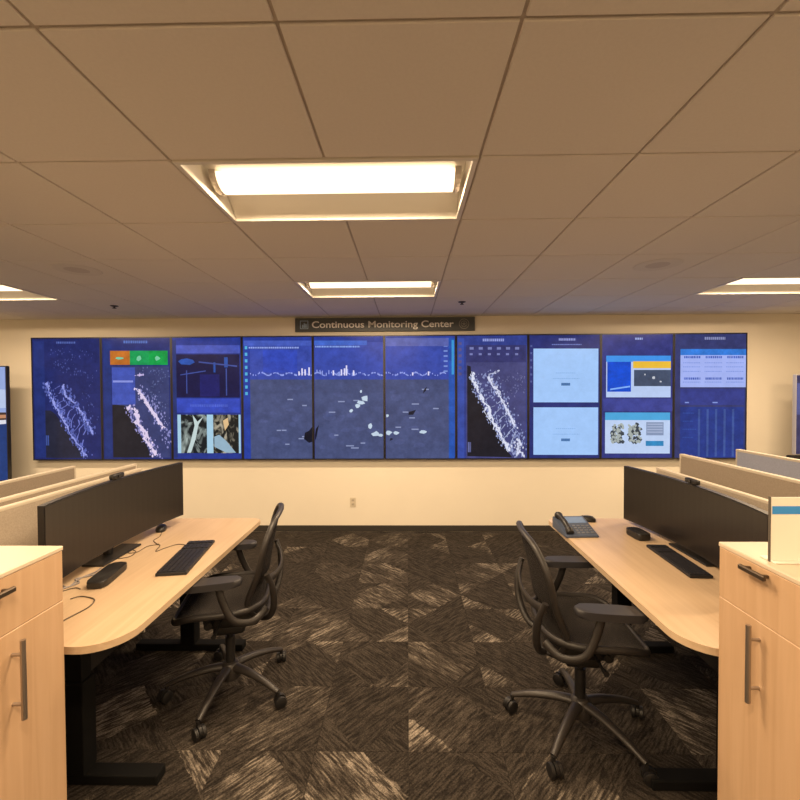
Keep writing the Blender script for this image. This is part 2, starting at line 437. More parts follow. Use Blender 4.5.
# wall outlet
ot = thing('wall_outlet', 'small cream wall outlet low on the wall under the screens', 'outlet', (-0.671, YW, 0.30))
bm = BM(); box(bm, -0.036, 0.036, -0.007, 0, 0, 0.115, 0.003); obj('cover_plate', bm, mat('outlet_plate', (0.66, 0.58, 0.45), 0.4), ot)
for z in (0.032, 0.082):
    bm = BM(); box(bm, -0.017, 0.017, -0.0085, -0.006, z - 0.014, z + 0.014, 0.001, 1); r = obj('socket', bm, mat('outlet_face', (0.5, 0.43, 0.33), 0.5), ot)
    bm = BM()
    for x in (-0.006, 0.006): box(bm, x - 0.0012, x + 0.0012, -0.0088, -0.008, z - 0.004, z + 0.006)
    obj('slot', bm, M_base, r)

# ------------------------------------------------------------------ video wall: ten upright displays
SCR = {}
def scr(r, g, b, k=1.0):
    key = (r, g, b, k)
    if key not in SCR:
        m = SCR[key] = mat('screen_%d_%d_%d' % (r, g, b), (0.004, 0.004, 0.006), 0.20, emit=tuple(c * k for c in rgb(r, g, b)), es=0.95, spec=0.12)
        nt = m.node_tree; b_ = nt.nodes['Principled BSDF']            # picture content is never quite even
        tc = nt.nodes.new('ShaderNodeTexCoord'); n = nt.nodes.new('ShaderNodeTexNoise'); n.inputs['Scale'].default_value = 9.0; n.inputs['Detail'].default_value = 6; n.inputs['Roughness'].default_value = 0.7
        mr = nt.nodes.new('ShaderNodeMapRange'); mr.inputs[1].default_value = 0.3; mr.inputs[2].default_value = 0.7; mr.inputs[3].default_value = 0.60; mr.inputs[4].default_value = 1.04
        if r + g + b > 420: mr.inputs[3].default_value = 0.90; mr.inputs[4].default_value = 1.02
        nt.links.new(tc.outputs['Object'], n.inputs['Vector']); nt.links.new(n.outputs['Fac'], mr.inputs[0]); nt.links.new(mr.outputs[0], b_.inputs['Emission Strength'])
    return SCR[key]
def photo_screen(name, dark, light, scale, seed):
    if name in MATS: return MATS[name]
    m = bpy.data.materials.new(name); m.use_nodes = True
    nt = m.node_tree; b = nt.nodes['Principled BSDF']; L = nt.links.new
    tc = nt.nodes.new('ShaderNodeTexCoord'); mp = nt.nodes.new('ShaderNodeMapping'); mp.inputs['Location'].default_value = (seed, 0, seed * 2); mp.inputs['Scale'].default_value = (1.5, 1, 0.8)
    L(tc.outputs['Object'], mp.inputs[0])
    n = nt.nodes.new('ShaderNodeTexNoise'); n.inputs['Scale'].default_value = scale; n.inputs['Detail'].default_value = 3; n.inputs['Distortion'].default_value = 1.2
    L(mp.outputs[0], n.inputs['Vector'])
    cr = nt.nodes.new('ShaderNodeValToRGB'); e = cr.color_ramp.elements
    e[0].position = 0.50; e[0].color = (*rgb(*dark), 1); e[1].position = 0.80; e[1].color = (*rgb(*light), 1)
    L(n.outputs['Fac'], cr.inputs[0]); L(cr.outputs[0], b.inputs['Emission Color'])
    b.inputs['Emission Strength'].default_value = 1.0; b.inputs['Base Color'].default_value = (0.004, 0.004, 0.006, 1); b.inputs['Roughness'].default_value = 0.20
    b.inputs['Specular IOR Level'].default_value = 0.12
    MATS[name] = m
    return m
M_bez = mat('display_bezel', (0.012, 0.012, 0.016), 0.35)
PXB = [31.5, 101.5, 171, 243, 313.5, 384, 456.5, 528, 601.5, 675, 746.5]
VX0, VW_ = -4.583, 0.8622
VZ0, VZ1 = 0.895, 2.393
VH = VZ1 - VZ0
class Disp:
    def __init__(s, k, label, bg):
        s.k = k; s.n = 0
        s.t = thing('display', label, 'display', (VX0 + (k + 0.5) * VW_, YW, VZ0), 0, 'upright displays of the video wall')
        h = VW_ / 2 - 0.0015
        bm = BM(); box(bm, -h + 0.01, h - 0.01, -0.055, -0.026, 0.02, VH - 0.02); obj('casing', bm, M_bez, s.t)
        bm = BM(); bz = 0.013
        for a in ((-h, h, 0, bz), (-h, h, VH - bz, VH), (-h, -h + bz, bz, VH - bz), (h - bz, h, bz, VH - bz)):
            box(bm, a[0], a[1], -0.08, -0.05, a[2], a[3])
        obj('bezel', bm, M_bez, s.t)
        bm = BM(); box(bm, -h + bz, h - bz, -0.076, -0.055, bz, VH - bz); s.s = obj('screen', bm, scr(*bg), s.t)
        s.h = h - bz; s.bz = bz
    def loc(s, px, py):
        u = (px - PXB[s.k]) / (PXB[s.k + 1] - PXB[s.k]) - 0.5
        top = 337.5 - (px - 31) * 4.5 / 717; bot = 460 - (px - 31) * 3.0 / 717
        x = max(-s.h, min(s.h, u * VW_)); z = VH * (1 - (py - top) / (bot - top))
        return x, max(s.bz, min(VH - s.bz, z))
    def polys(s, name, P, col, m=None):
        """flat picture content lying on the screen, in layers 0.3 mm apart"""
        s.n += 1; y = -0.076 - 0.0003 * s.n
        bm = BM()
        for p in P:
            v = [bm.verts.new((x, y, z)) for x, z in (s.loc(*q) for q in p)]
            try: bm.faces.new(v)
            except ValueError: pass
        o = obj(name, bm, m or scr(*col), s.s)
        if len(P) > 1: tag(o, kind='stuff')
        return o
    def rect(s, name, x0, y0, x1, y1, col, m=None):
        return s.polys(name, [[(x0, y0), (x0, y1), (x1, y1), (x1, y0)]], col, m)
    def rects(s, name, R, col):
        return s.polys(name, [[(a, b), (a, d), (c, d), (c, b)] for a, b, c, d in R], col)
def blob(rg, x, y, rx, ry, n=7):
    a0 = rg.uniform(0, 6)
    return [(x + rx * math.cos(-a0 - 2 * PI * k / n) * rg.uniform(0.55, 1.1), y + ry * math.sin(-a0 - 2 * PI * k / n) * rg.uniform(0.55, 1.1)) for k in range(n)]
def streaks(seed, path, n, wid, size):
    rg = random.Random(seed); out = []
    segs = list(zip(path, path[1:])); Ls = [math.dist(a, b) for a, b in segs]
    for _ in range(n):
        (a, b), = rg.choices(segs, Ls); t = rg.random()
        x = a[0] + (b[0] - a[0]) * t + rg.gauss(0, wid); y = a[1] + (b[1] - a[1]) * t + rg.gauss(0, wid * 0.6)
        s_ = size * rg.uniform(0.4, 1.2)
        out.append(blob(rg, x, y, s_ * 0.8, s_ * 1.3, 6))
    return out
def strands(seed, path, wid, jit, n=5):
    """broken ragged ribbons that follow a path"""
    rg = random.Random(seed); out = []
    P = [(a[0] + (b[0] - a[0]) * k / n, a[1] + (b[1] - a[1]) * k / n) for a, b in zip(path, path[1:]) for k in range(n)] + [path[-1]]
    P = [(x + rg.gauss(0, jit), y + rg.gauss(0, jit * 0.5), wid * rg.uniform(0.25, 1.2)) for x, y in P]
    for a, b in zip(P, P[1:]):
        if rg.random() < 0.12: continue
        out.append([(a[0] - a[2], a[1]), (b[0] - b[2], b[1]), (b[0] + b[2], b[1]), (a[0] + a[2], a[1])])
    return out
def words_line(seed, x0, x1, y, h=1.2, gap=0.5):
    rg = random.Random(seed); out = []; x = x0
    while x < x1:
        w_ = rg.uniform(0.8, 1.8); out.append((x, y - h / 2, min(x + w_, x1), y + h / 2)); x += w_ + gap
    return out

NAVY = (38, 48, 116)
# 1 --- map with two pale settlement strips
d = Disp(0, 'leftmost upright display, navy map with pale violet streets', (37, 46, 110))
d.rect('sidebar', 34, 341, 44.5, 457, (39, 54, 124)); d.rects('title', words_line(1, 57, 76, 342.3, 2), (92, 112, 190))
d.polys('water_area', [[(44.5, 410), (44.5, 457.5), (84, 457.5), (77, 448), (70, 438), (62, 424), (55, 414), (50, 410)]], (40, 42, 62))
for q, col, pth, n, wd, sz in ((1, (96, 108, 190), [(46, 384), (52, 398), (62, 416), (72, 436), (85, 456)], 130, 2.6, 1.3),
                               (2, (96, 108, 190), [(63, 386), (70, 398), (80, 412), (92, 434)], 110, 2.6, 1.3),
                               (3, (150, 158, 232), [(46, 382), (50, 394), (60, 414), (70, 434), (84, 456)], 70, 1.0, 1.3),
                               (4, (150, 158, 232), [(62, 384), (66, 396), (74, 402), (84, 418), (93, 434)], 60, 0.9, 1.3),
                               (5, (80, 92, 165), [(46, 352), (90, 352), (55, 366), (92, 374), (85, 400), (95, 420)], 60, 3.5, 0.8)):
    d.polys('street_map', streaks(100 + q, pth, int(n * (0.8 if wd < 2 else 1.7)), wd, sz * (0.85 if wd < 2 else 1.0)) + (strands(100 + q, pth, 0.9, 0.9) if wd < 2 else []), col)
for k in range(9): d.polys('street_line', strands(400 + k, [(48 + 4 * k, 392 + 7 * k), (58 + 3.4 * k, 386 + 5.5 * k)], 0.6, 1.0, 4), (112, 122, 205))
d.rects('legend_text', words_line(9, 45, 48, 440, 10), (70, 92, 170))
# 2 --- map with orange and green status tiles
d = Disp(1, 'second display from the left, map under orange and green status tiles', (40, 52, 122))
d.rect('sidebar', 104, 341, 111, 456, (40, 58, 128)); d.rects('title', words_line(2, 124, 148, 341.7, 2.6), (88, 122, 205))
d.rect('map_pane', 112, 366, 168.5, 457, (62, 70, 122)); d.rect('status_tile', 110.5, 350.5, 130, 364.5, (204, 118, 44))
d.rect('status_tile', 130, 350.5, 149, 364.5, (22, 168, 92)); d.rect('status_tile', 149, 350.5, 167.5, 364.5, (10, 170, 78))
rg = random.Random(5); d.polys('status_text', [blob(rg, 139, 358, 3, 3), blob(rg, 157, 358, 3.5, 2.5), blob(rg, 120, 358, 4, 1.8)], (120, 205, 165))
d.rect('info_box', 112, 367, 135, 404, (72, 92, 192)); d.rects('info_text', [(113, 380, 133, 382)], (140, 150, 225))
d.polys('water_area', [[(112, 404), (112, 457), (150, 457), (146, 446), (140, 436), (134, 424), (129, 412), (124, 405)]], (38, 36, 44))
for q, col, pth, n, wd, sz in ((1, (140, 140, 200), [(140, 388), (165, 426), (168, 446)], 90, 4, 1.1), (2, (150, 145, 205), [(128, 406), (140, 430), (156, 456)], 110, 3.0, 1.1),
                               (3, (224, 210, 240), [(137, 388), (147, 404), (163, 428)], 90, 0.9, 1.7), (4, (226, 210, 238), [(127, 407), (136, 410), (138, 424), (147, 438), (154, 455)], 110, 1.3, 1.7),
                               (5, (200, 185, 235), [(137, 375), (142, 374)], 10, 0.8, 1.3), (6, (105, 115, 170), [(140, 370), (166, 372), (150, 390), (166, 410)], 50, 3, 0.8)):
    d.polys('street_map', streaks(200 + q, pth, int(n * (0.8 if wd < 2 else 1.7)), wd, sz * (0.85 if wd < 2 else 1.0)) + (strands(200 + q, pth, 1.3, 1.2) + strands(250 + q, pth, 0.9, 1.6) if wd < 2 else []), col)
# 3 --- diagram pane over two photo panes
d = Disp(2, 'third display from the left, dark diagram above two small photos', (42, 60, 150))
d.rect('sidebar', 172.5, 340, 176, 457, (44, 58, 120)); d.rect('header', 176, 345, 241, 353, (74, 92, 196))
d.rect('diagram_pane', 176, 354, 240.5, 397, (27, 27, 74))
rg = random.Random(8)
d.polys('diagram_shape', [[(178, 361), (181, 364), (190, 364.5), (195, 362), (193, 359.5), (187, 358), (181, 359)], [(225, 357), (225, 367), (228.5, 367), (228.5, 357)], [(214, 362), (214, 372), (216, 372), (216, 362)]], (46, 92, 190))
d.polys('diagram_line', [[(199, 361), (199, 362.3), (238, 366.5), (238, 365.2)], [(186, 370), (186, 393), (187, 393), (187, 370)], [(226.4, 368), (226.4, 395), (227.6, 395), (227.6, 368)], [(180, 374), (180, 375), (206, 371), (206, 370)]], (70, 90, 175))
d.rect('diagram_glow', 200, 374, 220, 396, (34, 36, 110)); d.rect('banner', 176, 398, 240.5, 412, (58, 80, 198)); d.rects('banner_text', words_line(4, 190, 228, 405, 2.5), (82, 104, 214))
d.rect('photo_board', 176.5, 414, 241, 452.5, (168, 208, 232))
d.rect('photo', 180, 414, 206.5, 452.5, None, photo_screen('photo_gully', (24, 30, 34), (190, 205, 200), 7.0, 1.3))
d.rect('photo', 213, 414, 239, 452.5, None, photo_screen('photo_bank', (30, 32, 30), (215, 205, 180), 8.0, 4.1))
rg = random.Random(14)
d.polys('photo_feature', [[(192, 414), (194, 425), (190, 440), (186, 452), (190, 452), (195, 438), (198, 424), (203, 416), (197, 421)]], (196, 214, 214))
d.polys('photo_feature', [[(214, 436), (214, 446), (226, 452), (236, 452), (226, 440), (219, 434)]], (150, 180, 200))
d.polys('photo_feature', [[(223, 420), (225, 430), (229, 424), (228, 417)]], (225, 190, 140))
# 4-6 --- one dashboard across three displays
def dash(d, a, b, bot=458):
    d.rect('graph_pane', a, 342, b, 381, (62, 82, 182)); d.rect('map_pane', a, 379, b, bot, (78, 88, 132))
    rg = random.Random(int(a)); x = a; P = []
    while x < b - 1:
        h = rg.uniform(0.2, 1.2) + (3.5 * rg.random() if 292 < x < 362 and rg.random() < 0.4 else 0)
        wv = math.sin(x * 0.45) * 1.4
        P.append((x, 373.4 + wv - h, x + 0.9, 374.2 + wv)); x += rg.choice((1.0, 1.0, 1.4, 2.6))
    d.rects('graph_trace', P, (150, 165, 238))
    rg2 = random.Random(int(a) + 1)
    d.rects('graph_peaks', [(x_, 374 - h, x_ + 1.4, 375) for x_, h in ((299, 3), (302, 6), (305, 5), (309, 7), (333, 4), (341, 5), (346, 9), (344, 6), (353, 4), (412, 2), (428, 3)) if a < x_ < b - 2], (226, 222, 250))
    d.polys('map_relief', [blob(rg2, rg2.uniform(a + 6, b - 6), rg2.uniform(386, 450), rg2.uniform(4, 9), rg2.uniform(2, 4)) for _ in range(10)], (84, 94, 142))
    d.rects('place_name', [(x_, y_, x_ + rg2.uniform(4, 8), y_ + 1.2) for x_, y_ in [(rg2.uniform(a + 3, b - 10), rg2.uniform(388, 450)) for _ in range(7)]], (140, 150, 190))
d = Disp(3, 'fourth display from the left, left third of the wide blue dashboard', (46, 66, 160))
dash(d, 251, 312.5); d.rect('sidebar', 244.5, 340, 251, 458, (44, 70, 172)); d.rects('menu_icon', [(246, 346 + 6.5 * k, 248.5, 349 + 6.5 * k) for k in range(8)], (84, 180, 220))
d.rect('header', 245, 340.5, 312.5, 345.5, (76, 100, 202)); d.rects('header_text', words_line(6, 250, 300, 347.5, 1.6), (150, 168, 230))
d.rect('graph_frame', 264, 350, 298, 372, (56, 80, 196)); d.polys('lake', [[(305, 432), (304, 438), (309, 442), (312.3, 441), (312.3, 426), (309, 430)]], (22, 24, 40))
d = Disp(4, 'fifth display from the left, middle third of the wide blue dashboard', (46, 66, 160))
dash(d, 315, 383); d.rect('header', 315, 340.5, 367, 345, (72, 110, 214)); d.rects('header_text', words_line(7, 316, 360, 346.5, 1.6), (140, 170, 235))
d.polys('lake', [[(315, 434), (315, 440), (316.5, 436), (319, 424), (316, 428)]], (22, 24, 40))
rg = random.Random(21)
d.polys('storm_patch', [blob(rg, 365, 398, 4, 4), blob(rg, 361, 402, 4, 3), blob(rg, 357, 405, 3, 2.5), blob(rg, 351, 410, 2, 2), blob(rg, 361, 391, 1.4, 2), blob(rg, 370, 425, 2.5, 3), blob(rg, 375, 433, 4.5, 3), blob(rg, 380, 434, 3, 2)], (196, 214, 232))
d = Disp(5, 'sixth display from the left, right third of the wide blue dashboard', (52, 72, 165))
dash(d, 385.5, 449); d.rect('sidebar', 449, 338, 455, 458, (44, 92, 190)); d.rect('cyan_edge', 452, 340, 454.5, 374, (60, 150, 215))
d.rects('menu_text', [(444, 345 + 5 * k, 448, 346.6 + 5 * k) for k in range(6)], (120, 145, 215)); d.rect('header', 385.5, 338, 449, 346, (98, 108, 186))
rg = random.Random(22)
d.polys('storm_patch', [blob(rg, 388, 432, 4, 2.6), blob(rg, 396, 432, 3, 2.2), blob(rg, 387, 415, 1.6, 2), blob(rg, 423, 431, 5, 2)], (196, 214, 232))
d.polys('lake', [[(409, 411), (408, 414), (413, 414), (416, 409)], [(424, 389), (423, 393), (426, 390), (427, 386)], [(390, 437), (389, 440), (393, 438)]], (30, 32, 48))
# 7 --- map with white settlement strips
d = Disp(6, 'seventh display from the left, map with white streets beside dark water', (56, 70, 150))
d.rect('sidebar', 458, 338, 464.5, 457, (62, 84, 176)); d.rect('map_pane', 466.5, 362, 526, 457, (76, 78, 132)); d.rect('control_pane', 466.5, 345, 526, 362, (60, 62, 118))
d.rects('title', words_line(12, 483, 504, 340, 2.6), (150, 160, 222)); d.rects('control_icon', [(470 + 9 * k, 347, 474 + 9 * k, 349.5) for k in range(6)] + [(470 + 9 * k, 353, 473 + 9 * k, 355) for k in range(6)], (120, 126, 184))
d.rects('menu_icon', [(459, 342 + 6 * k, 462, 345 + 6 * k) for k in range(6)], (96, 90, 140))
d.polys('water_area', [[(467.5, 365), (467.5, 455), (512, 456), (505, 446), (497, 432), (488, 414), (478, 396), (472, 382), (471, 366)]], (36, 34, 42))
for q, col, pth, n, wd, sz in ((1, (150, 160, 205), [(473, 374), (482, 396), (494, 420), (506, 444), (520, 456)], 150, 2.8, 1.1), (2, (140, 150, 200), [(488, 374), (500, 398), (512, 422), (520, 446)], 150, 4.0, 1.1),
                               (3, (222, 226, 245), [(472, 372), (474, 382), (484, 402), (494, 422), (502, 436), (509, 450)], 120, 1.1, 1.6), (4, (216, 220, 244), [(488, 376), (496, 388), (505, 404), (515, 426)], 80, 1.4, 1.4),
                               (5, (216, 220, 244), [(518, 438), (519, 455)], 25, 2, 1.3), (6, (200, 206, 235), [(490, 374), (500, 370)], 14, 1, 1.0), (7, (118, 122, 172), [(500, 380), (522, 376), (510, 395), (524, 390)], 30, 3, 0.8)):
    d.polys('street_map', streaks(300 + q, pth, int(n * (0.8 if wd < 2 else 1.7)), wd, sz * (0.85 if wd < 2 else 1.0)) + (strands(300 + q, pth, 1.2, 1.0) + strands(350 + q, pth, 0.7, 1.8) if wd < 2 else []), col)
for k in range(9): d.polys('street_line', strands(440 + k, [(475 + 4 * k, 384 + 8 * k), (491 + 3.2 * k, 382 + 6 * k)], 0.6, 1.2, 5), (170, 180, 215))
d.rects('legend_text', words_line(15, 468, 471, 446, 10), (110, 116, 170))
# 8 --- two pale login panes
d = Disp(7, 'eighth display from the left, two plain pale blue panes', (46, 54, 122))
d.rects('title', words_line(18, 559, 576, 339.5, 2.2), (150, 160, 222)); d.rects('subtitle', words_line(19, 552, 582, 344.5, 1), (110, 130, 205))
for y0_, y1_ in ((348.5, 401.5), (406.5, 453.5)):
    d.rect('login_pane', 533.3, y0_, 599, y1_, (164, 202, 252)); m_ = (y0_ + y1_) / 2
    d.rects('login_text', words_line(20, 556, 576, m_ - 2.5, 0.7) + words_line(21, 553, 580, m_ + 3, 0.7), (138, 178, 232)); d.rect('login_button', 561.5, m_ + 7.3, 570.5, m_ + 10, (84, 128, 186))
d.rects('menu_icon', [(530, 345 + 7 * k, 532, 347 + 7 * k) for k in range(6)], (90, 100, 160))
# 9 --- two coloured report panes
d = Disp(8, 'ninth display from the left, bright report panes with yellow bar', (56, 62, 136))
d.rects('title', words_line(23, 636, 644, 338.8, 2), (160, 176, 226))
d.rect('report_pane', 607, 355.5, 672, 396.5, (186, 206, 244)); d.rect('report_header', 607, 355.5, 672, 361.5, (62, 148, 236))
d.rect('report_block', 608, 361.5, 632, 391, (18, 84, 226)); d.rect('warning_bar', 634, 361, 672, 367.8, (238, 190, 58)); d.rect('report_map', 635, 369.5, 672, 385.5, (74, 88, 116))
rg = random.Random(31); d.polys('report_mark', [blob(rg, 655, 377, 2, 2), blob(rg, 646, 374, 1, 1), blob(rg, 662, 381, 1.2, 1)], (200, 205, 215)); d.polys('report_sketch', [[(611, 388), (611, 389.5), (631, 386.5), (631, 385)]], (130, 180, 250))
d.rect('gap_band', 604, 398, 674, 410, (66, 74, 158)); d.rect('report_pane', 606, 411.5, 671.5, 452, (192, 212, 246)); d.rect('report_header', 606, 411.5, 671.5, 419, (76, 168, 222))
for cx in (618, 636):
    rg = random.Random(cx); d.polys('chart_dark', [blob(rg, cx + rg.uniform(-6, 6), 432 + rg.uniform(-9, 9), 2.6, 2.4, 5) for _ in range(30)], (70, 76, 84))
    d.polys('chart_light', [blob(rg, cx + rg.uniform(-6, 6), 432 + rg.uniform(-9, 9), 1.8, 1.8, 5) for _ in range(34)], (168, 176, 172))
d.rect('text_block', 647.5, 421, 665, 434, (136, 152, 186)); d.rects('text_lines', [(648.5, 422.5 + 2.6 * k, 664, 423.6 + 2.6 * k) for k in range(4)], (170, 184, 214)); d.rect('report_button', 647, 439.5, 665, 444.5, (52, 146, 206))
# 10 --- table
d = Disp(9, 'rightmost upright display, pale list above a dark blue table', (58, 64, 118))
d.rects('title', words_line(33, 705, 725, 338.5, 2.6), (140, 146, 188)); d.rect('list_pane', 681.5, 349, 745.5, 386.5, (166, 182, 246)); d.rect('list_header', 681.5, 349, 745.5, 355, (56, 132, 232))
rr = []
for k, y_ in enumerate((357, 378)):
    for q in range(3): rr += words_line(40 + k * 3 + q, 685 + 21 * q, 701 + 21 * q, y_, 2.2)
d.rects('list_heading', rr, (74, 104, 204))
rr = []
for k, y_ in enumerate((362.5, 366.5, 371, 381.5)):
    for q in range(3): rr += words_line(60 + k * 3 + q, 684 + 21 * q, 701 + 21 * q, y_, 0.9)
d.rects('list_text', rr, (132, 152, 228))
d.rect('gap_band', 681.5, 388, 744, 404, (56, 66, 146)); d.rects('gap_text', [(686, 401, 690, 402.2), (713, 401, 718, 402.2)], (130, 150, 220)); d.rect('table_pane', 681.5, 406, 743.5, 456, (40, 62, 146))
d.rects('table_column', [(699 + 8.3 * k, 408, 701 + 8.3 * k, 455) for k in range(5)], (66, 92, 164)); d.rects('table_rows', words_line(80, 684, 695, 412, 1) + words_line(81, 684, 694, 420, 1) + words_line(82, 684, 697, 428, 1) + words_line(83, 684, 694, 436, 1), (52, 84, 170))

# ------------------------------------------------------------------ side displays on stands
M_alu = mat('light_grey_casing', (0.55, 0.54, 0.55), 0.35, 0.3)
M_blk = mat('black_plastic', (0.014, 0.013, 0.013), 0.42)
M_blk2 = mat('black_powder_coat', (0.004, 0.004, 0.004), 0.8, spec=0.2)
def side_display(label, x, y, z0, z1, W, bezel, content):
    t = thing('standing_display', label, 'display', (x, y, 0))
    bm = BM(); box(bm, -W / 2, W / 2, -0.02, 0.03, z0, z1, 0.006); obj('casing', bm, bezel, t)
    bm = BM(); box(bm, -W / 2 + 0.004, W / 2 - 0.004, -0.024, -0.02, z0 + 0.012, z1 - 0.012); sc_ = obj('screen', bm, content[0][2], t)
    for q, (v0, v1, m) in enumerate(content[1:]):
        bm = BM(); H = z1 - z0 - 0.024
        v = [bm.verts.new(c) for c in ((-W / 2 + 0.004, -0.0245 - q * 0.0004, z1 - 0.012 - H * v0[0]), (W / 2 - 0.004, -0.0245 - q * 0.0004, z1 - 0.012 - H * v0[1]),
                                       (W / 2 - 0.004, -0.0245 - q * 0.0004, z1 - 0.012 - H * v1[1]), (-W / 2 + 0.004, -0.0245 - q * 0.0004, z1 - 0.012 - H * v1[0]))]
        bm.faces.new(v); obj('picture_band', bm, m, sc_)
    bm = BM()
    for s in (-1, 1): box(bm, s * 0.2 - 0.03, s * 0.2 + 0.03, 0.03, 0.07, 0.05, z0 + 0.5, 0.005)
    obj('post', bm, M_blk, t)
    bm = BM(); box(bm, -W / 2 - 0.02, W / 2 + 0.02, -0.03, 0.08, z0 - 0.16, z0 - 0.012, 0.01); obj('lower_bracket', bm, M_blk, t)
    bm = BM(); box(bm, -0.38, 0.38, -0.18, 0.22, 0.0, 0.05, 0.012); obj('base_plate', bm, M_blk, t)
    return t
side_display('tall standing display at left edge showing pale sky over deep blue', -4.945, 4.78, 0.71, 2.03, 0.76, M_blk,
             [(0, 0, scr(28, 62, 128)), ((0, 0), (0.40, 0.40), scr(150, 170, 222)), ((0.16, 0.2), (0.38, 0.36), scr(186, 202, 236)), ((0.40, 0.40), (0.52, 0.47), scr(74, 52, 46)), ((0.43, 0.42), (0.47, 0.45), scr(196, 140, 104)), ((0.50, 0.465), (0.545, 0.50), scr(226, 226, 236))])
side_display('standing display with light grey edge at right edge of photo', 4.70, 4.78, 0.99, 1.885, 0.80, M_alu, [(0, 0, scr(70, 66, 104)), ((0.1, 0.1), (0.5, 0.5), scr(92, 96, 150))])

# ------------------------------------------------------------------ low fabric partitions behind the desks
M_fab = mat('partition_fabric', (0.44, 0.375, 0.30), 0.9, noise=0.10, nscale=160, bump=0.5, bscale=700, spec=0.15)
M_fab2 = mat('partition_fabric_grey', (0.36, 0.39, 0.50), 0.9, noise=0.08, nscale=160, spec=0.15)
M_fabshade = mat('partition_fabric_shaded', (0.045, 0.040, 0.036), 0.9, noise=0.1, nscale=160, spec=0.1)  # under-desk shade painted into the fabric colour
M_fab3 = mat('partition_fabric_brown', (0.33, 0.275, 0.215), 0.9, noise=0.10, nscale=160, bump=0.5, bscale=700, spec=0.15)
M_trim = mat('partition_trim', (0.62, 0.55, 0.44), 0.5)
def partition(label, x, th, y0, y1, top, m):
    t = thing('partition', label, 'partition', (x, (y0 + y1) / 2, 0), 0, 'low partitions behind the desks')
    L = (y1 - y0) / 2
    bm = BM(); box(bm, -th / 2, th / 2, -L + 0.012, L - 0.012, 0.76, top - 0.014, 0.003); obj('fabric_panel', bm, m, t)
    bm = BM(); box(bm, -th / 2, th / 2, -L + 0.012, L - 0.012, 0.06, 0.757, 0.003); obj('shaded_lower_panel', bm, M_fabshade, t)  # partition below desk height, coloured dark to stand for the shade there
    bm = BM(); box(bm, -th / 2 - 0.002, th / 2 + 0.002, -L, L, top - 0.016, top, 0.003); obj('top_trim', bm, M_trim, t)
    for s in (-1, 1):
        bm = BM(); box(bm, -th / 2 - 0.001, th / 2 + 0.001, s * L - (0.014 if s > 0 else 0), s * L + (0 if s > 0 else 0.014), 0.0, top - 0.016, 0.003); obj('end_post', bm, M_trim, t)
    return t
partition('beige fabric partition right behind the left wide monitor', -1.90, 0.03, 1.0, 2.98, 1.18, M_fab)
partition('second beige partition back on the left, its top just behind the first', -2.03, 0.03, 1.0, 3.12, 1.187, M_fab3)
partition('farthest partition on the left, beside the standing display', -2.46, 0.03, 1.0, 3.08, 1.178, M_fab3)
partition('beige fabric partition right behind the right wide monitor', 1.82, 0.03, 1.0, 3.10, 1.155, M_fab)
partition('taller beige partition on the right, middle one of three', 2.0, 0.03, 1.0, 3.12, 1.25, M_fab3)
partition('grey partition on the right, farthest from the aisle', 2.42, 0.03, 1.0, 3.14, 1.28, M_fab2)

# ------------------------------------------------------------------ standing desks
M_desk = wood('desk_laminate', (0.53, 0.385, 0.245), (0.60, 0.45, 0.30), 'y')
M_edge = mat('desk_edge_band', (0.60, 0.47, 0.33), 0.45)
DT = 0.795
def arc(cx, cy, r, a0, a1, n=8): return [(cx + r * math.cos(a0 + (a1 - a0) * k / n), cy + r * math.sin(a0 + (a1 - a0) * k / n)) for k in range(n + 1)]
def desk(label, xf, xb, y0, y1):
    """xf aisle edge, xb back edge; generous radius at the near aisle corner"""
    s = 1 if xf > xb else -1
    t = thing('standing_desk', label, 'desk', ((xf + xb) / 2, (y0 + y1) / 2, 0), 0, 'sit-stand desks')
    W = abs(xf - xb) / 2; L = (y1 - y0) / 2; R_, r_ = 0.15, 0.06
    pts = arc(W - R_, -L + R_, R_, -PI / 2, 0, 12) + arc(W - r_, L - r_, r_, 0, PI / 2, 6) + [(-W, L), (-W, -L)]
    pts = [(x * s, y) for x, y in pts]
    bm = BM(); prism(bm, pts, DT - 0.028, DT, 0.003); obj('desktop', bm, M_desk, t)
    for y in (-L + 0.335, L - 0.27):
        lc = s * (W - 0.405)
        bm = BM(); box(bm, lc - 0.047, lc + 0.047, y - 0.04, y + 0.04, 0.045, 0.45, 0.004); lg = obj('leg', bm, M_blk2, t)
        bm = BM(); box(bm, lc - 0.036, lc + 0.036, y - 0.03, y + 0.03, 0.45, DT - 0.06, 0.003); obj('inner_column', bm, M_blk2, lg)
        bm = BM(); box(bm, s * (W - 0.04) if s < 0 else -W + 0.06, s * (W - 0.04) if s > 0 else W - 0.06, y - 0.035, y + 0.035, 0.0, 0.045, 0.006); obj('foot', bm, M_blk2, t)
        bm = BM(); box(bm, -W + 0.08, W - 0.10, y - 0.03, y + 0.03, DT - 0.060, DT - 0.028, 0.003); obj('top_bracket', bm, M_blk2, t)
    bm = BM(); box(bm, s * (W - 0.405) - 0.03, s * (W - 0.405) + 0.03, -L + 0.38, L - 0.31, DT - 0.075, DT - 0.035, 0.003); obj('crossbar', bm, M_blk2, t)
    bm = BM(); a, b_ = sorted((s * (W - 0.02), s * (W - 0.11))); box(bm, a, b_, -L + 0.13, -L + 0.25, DT - 0.05, DT - 0.028, 0.005); obj('height_control', bm, M_blk, t)
    return t
desk('maple-topped standing desk on the left, holding cables and a keyboard', -1.055, -1.87, 1.496, 3.06)
desk('maple-topped standing desk on the right, holding the desk phone', 1.0, 1.79, 1.496, 3.06)

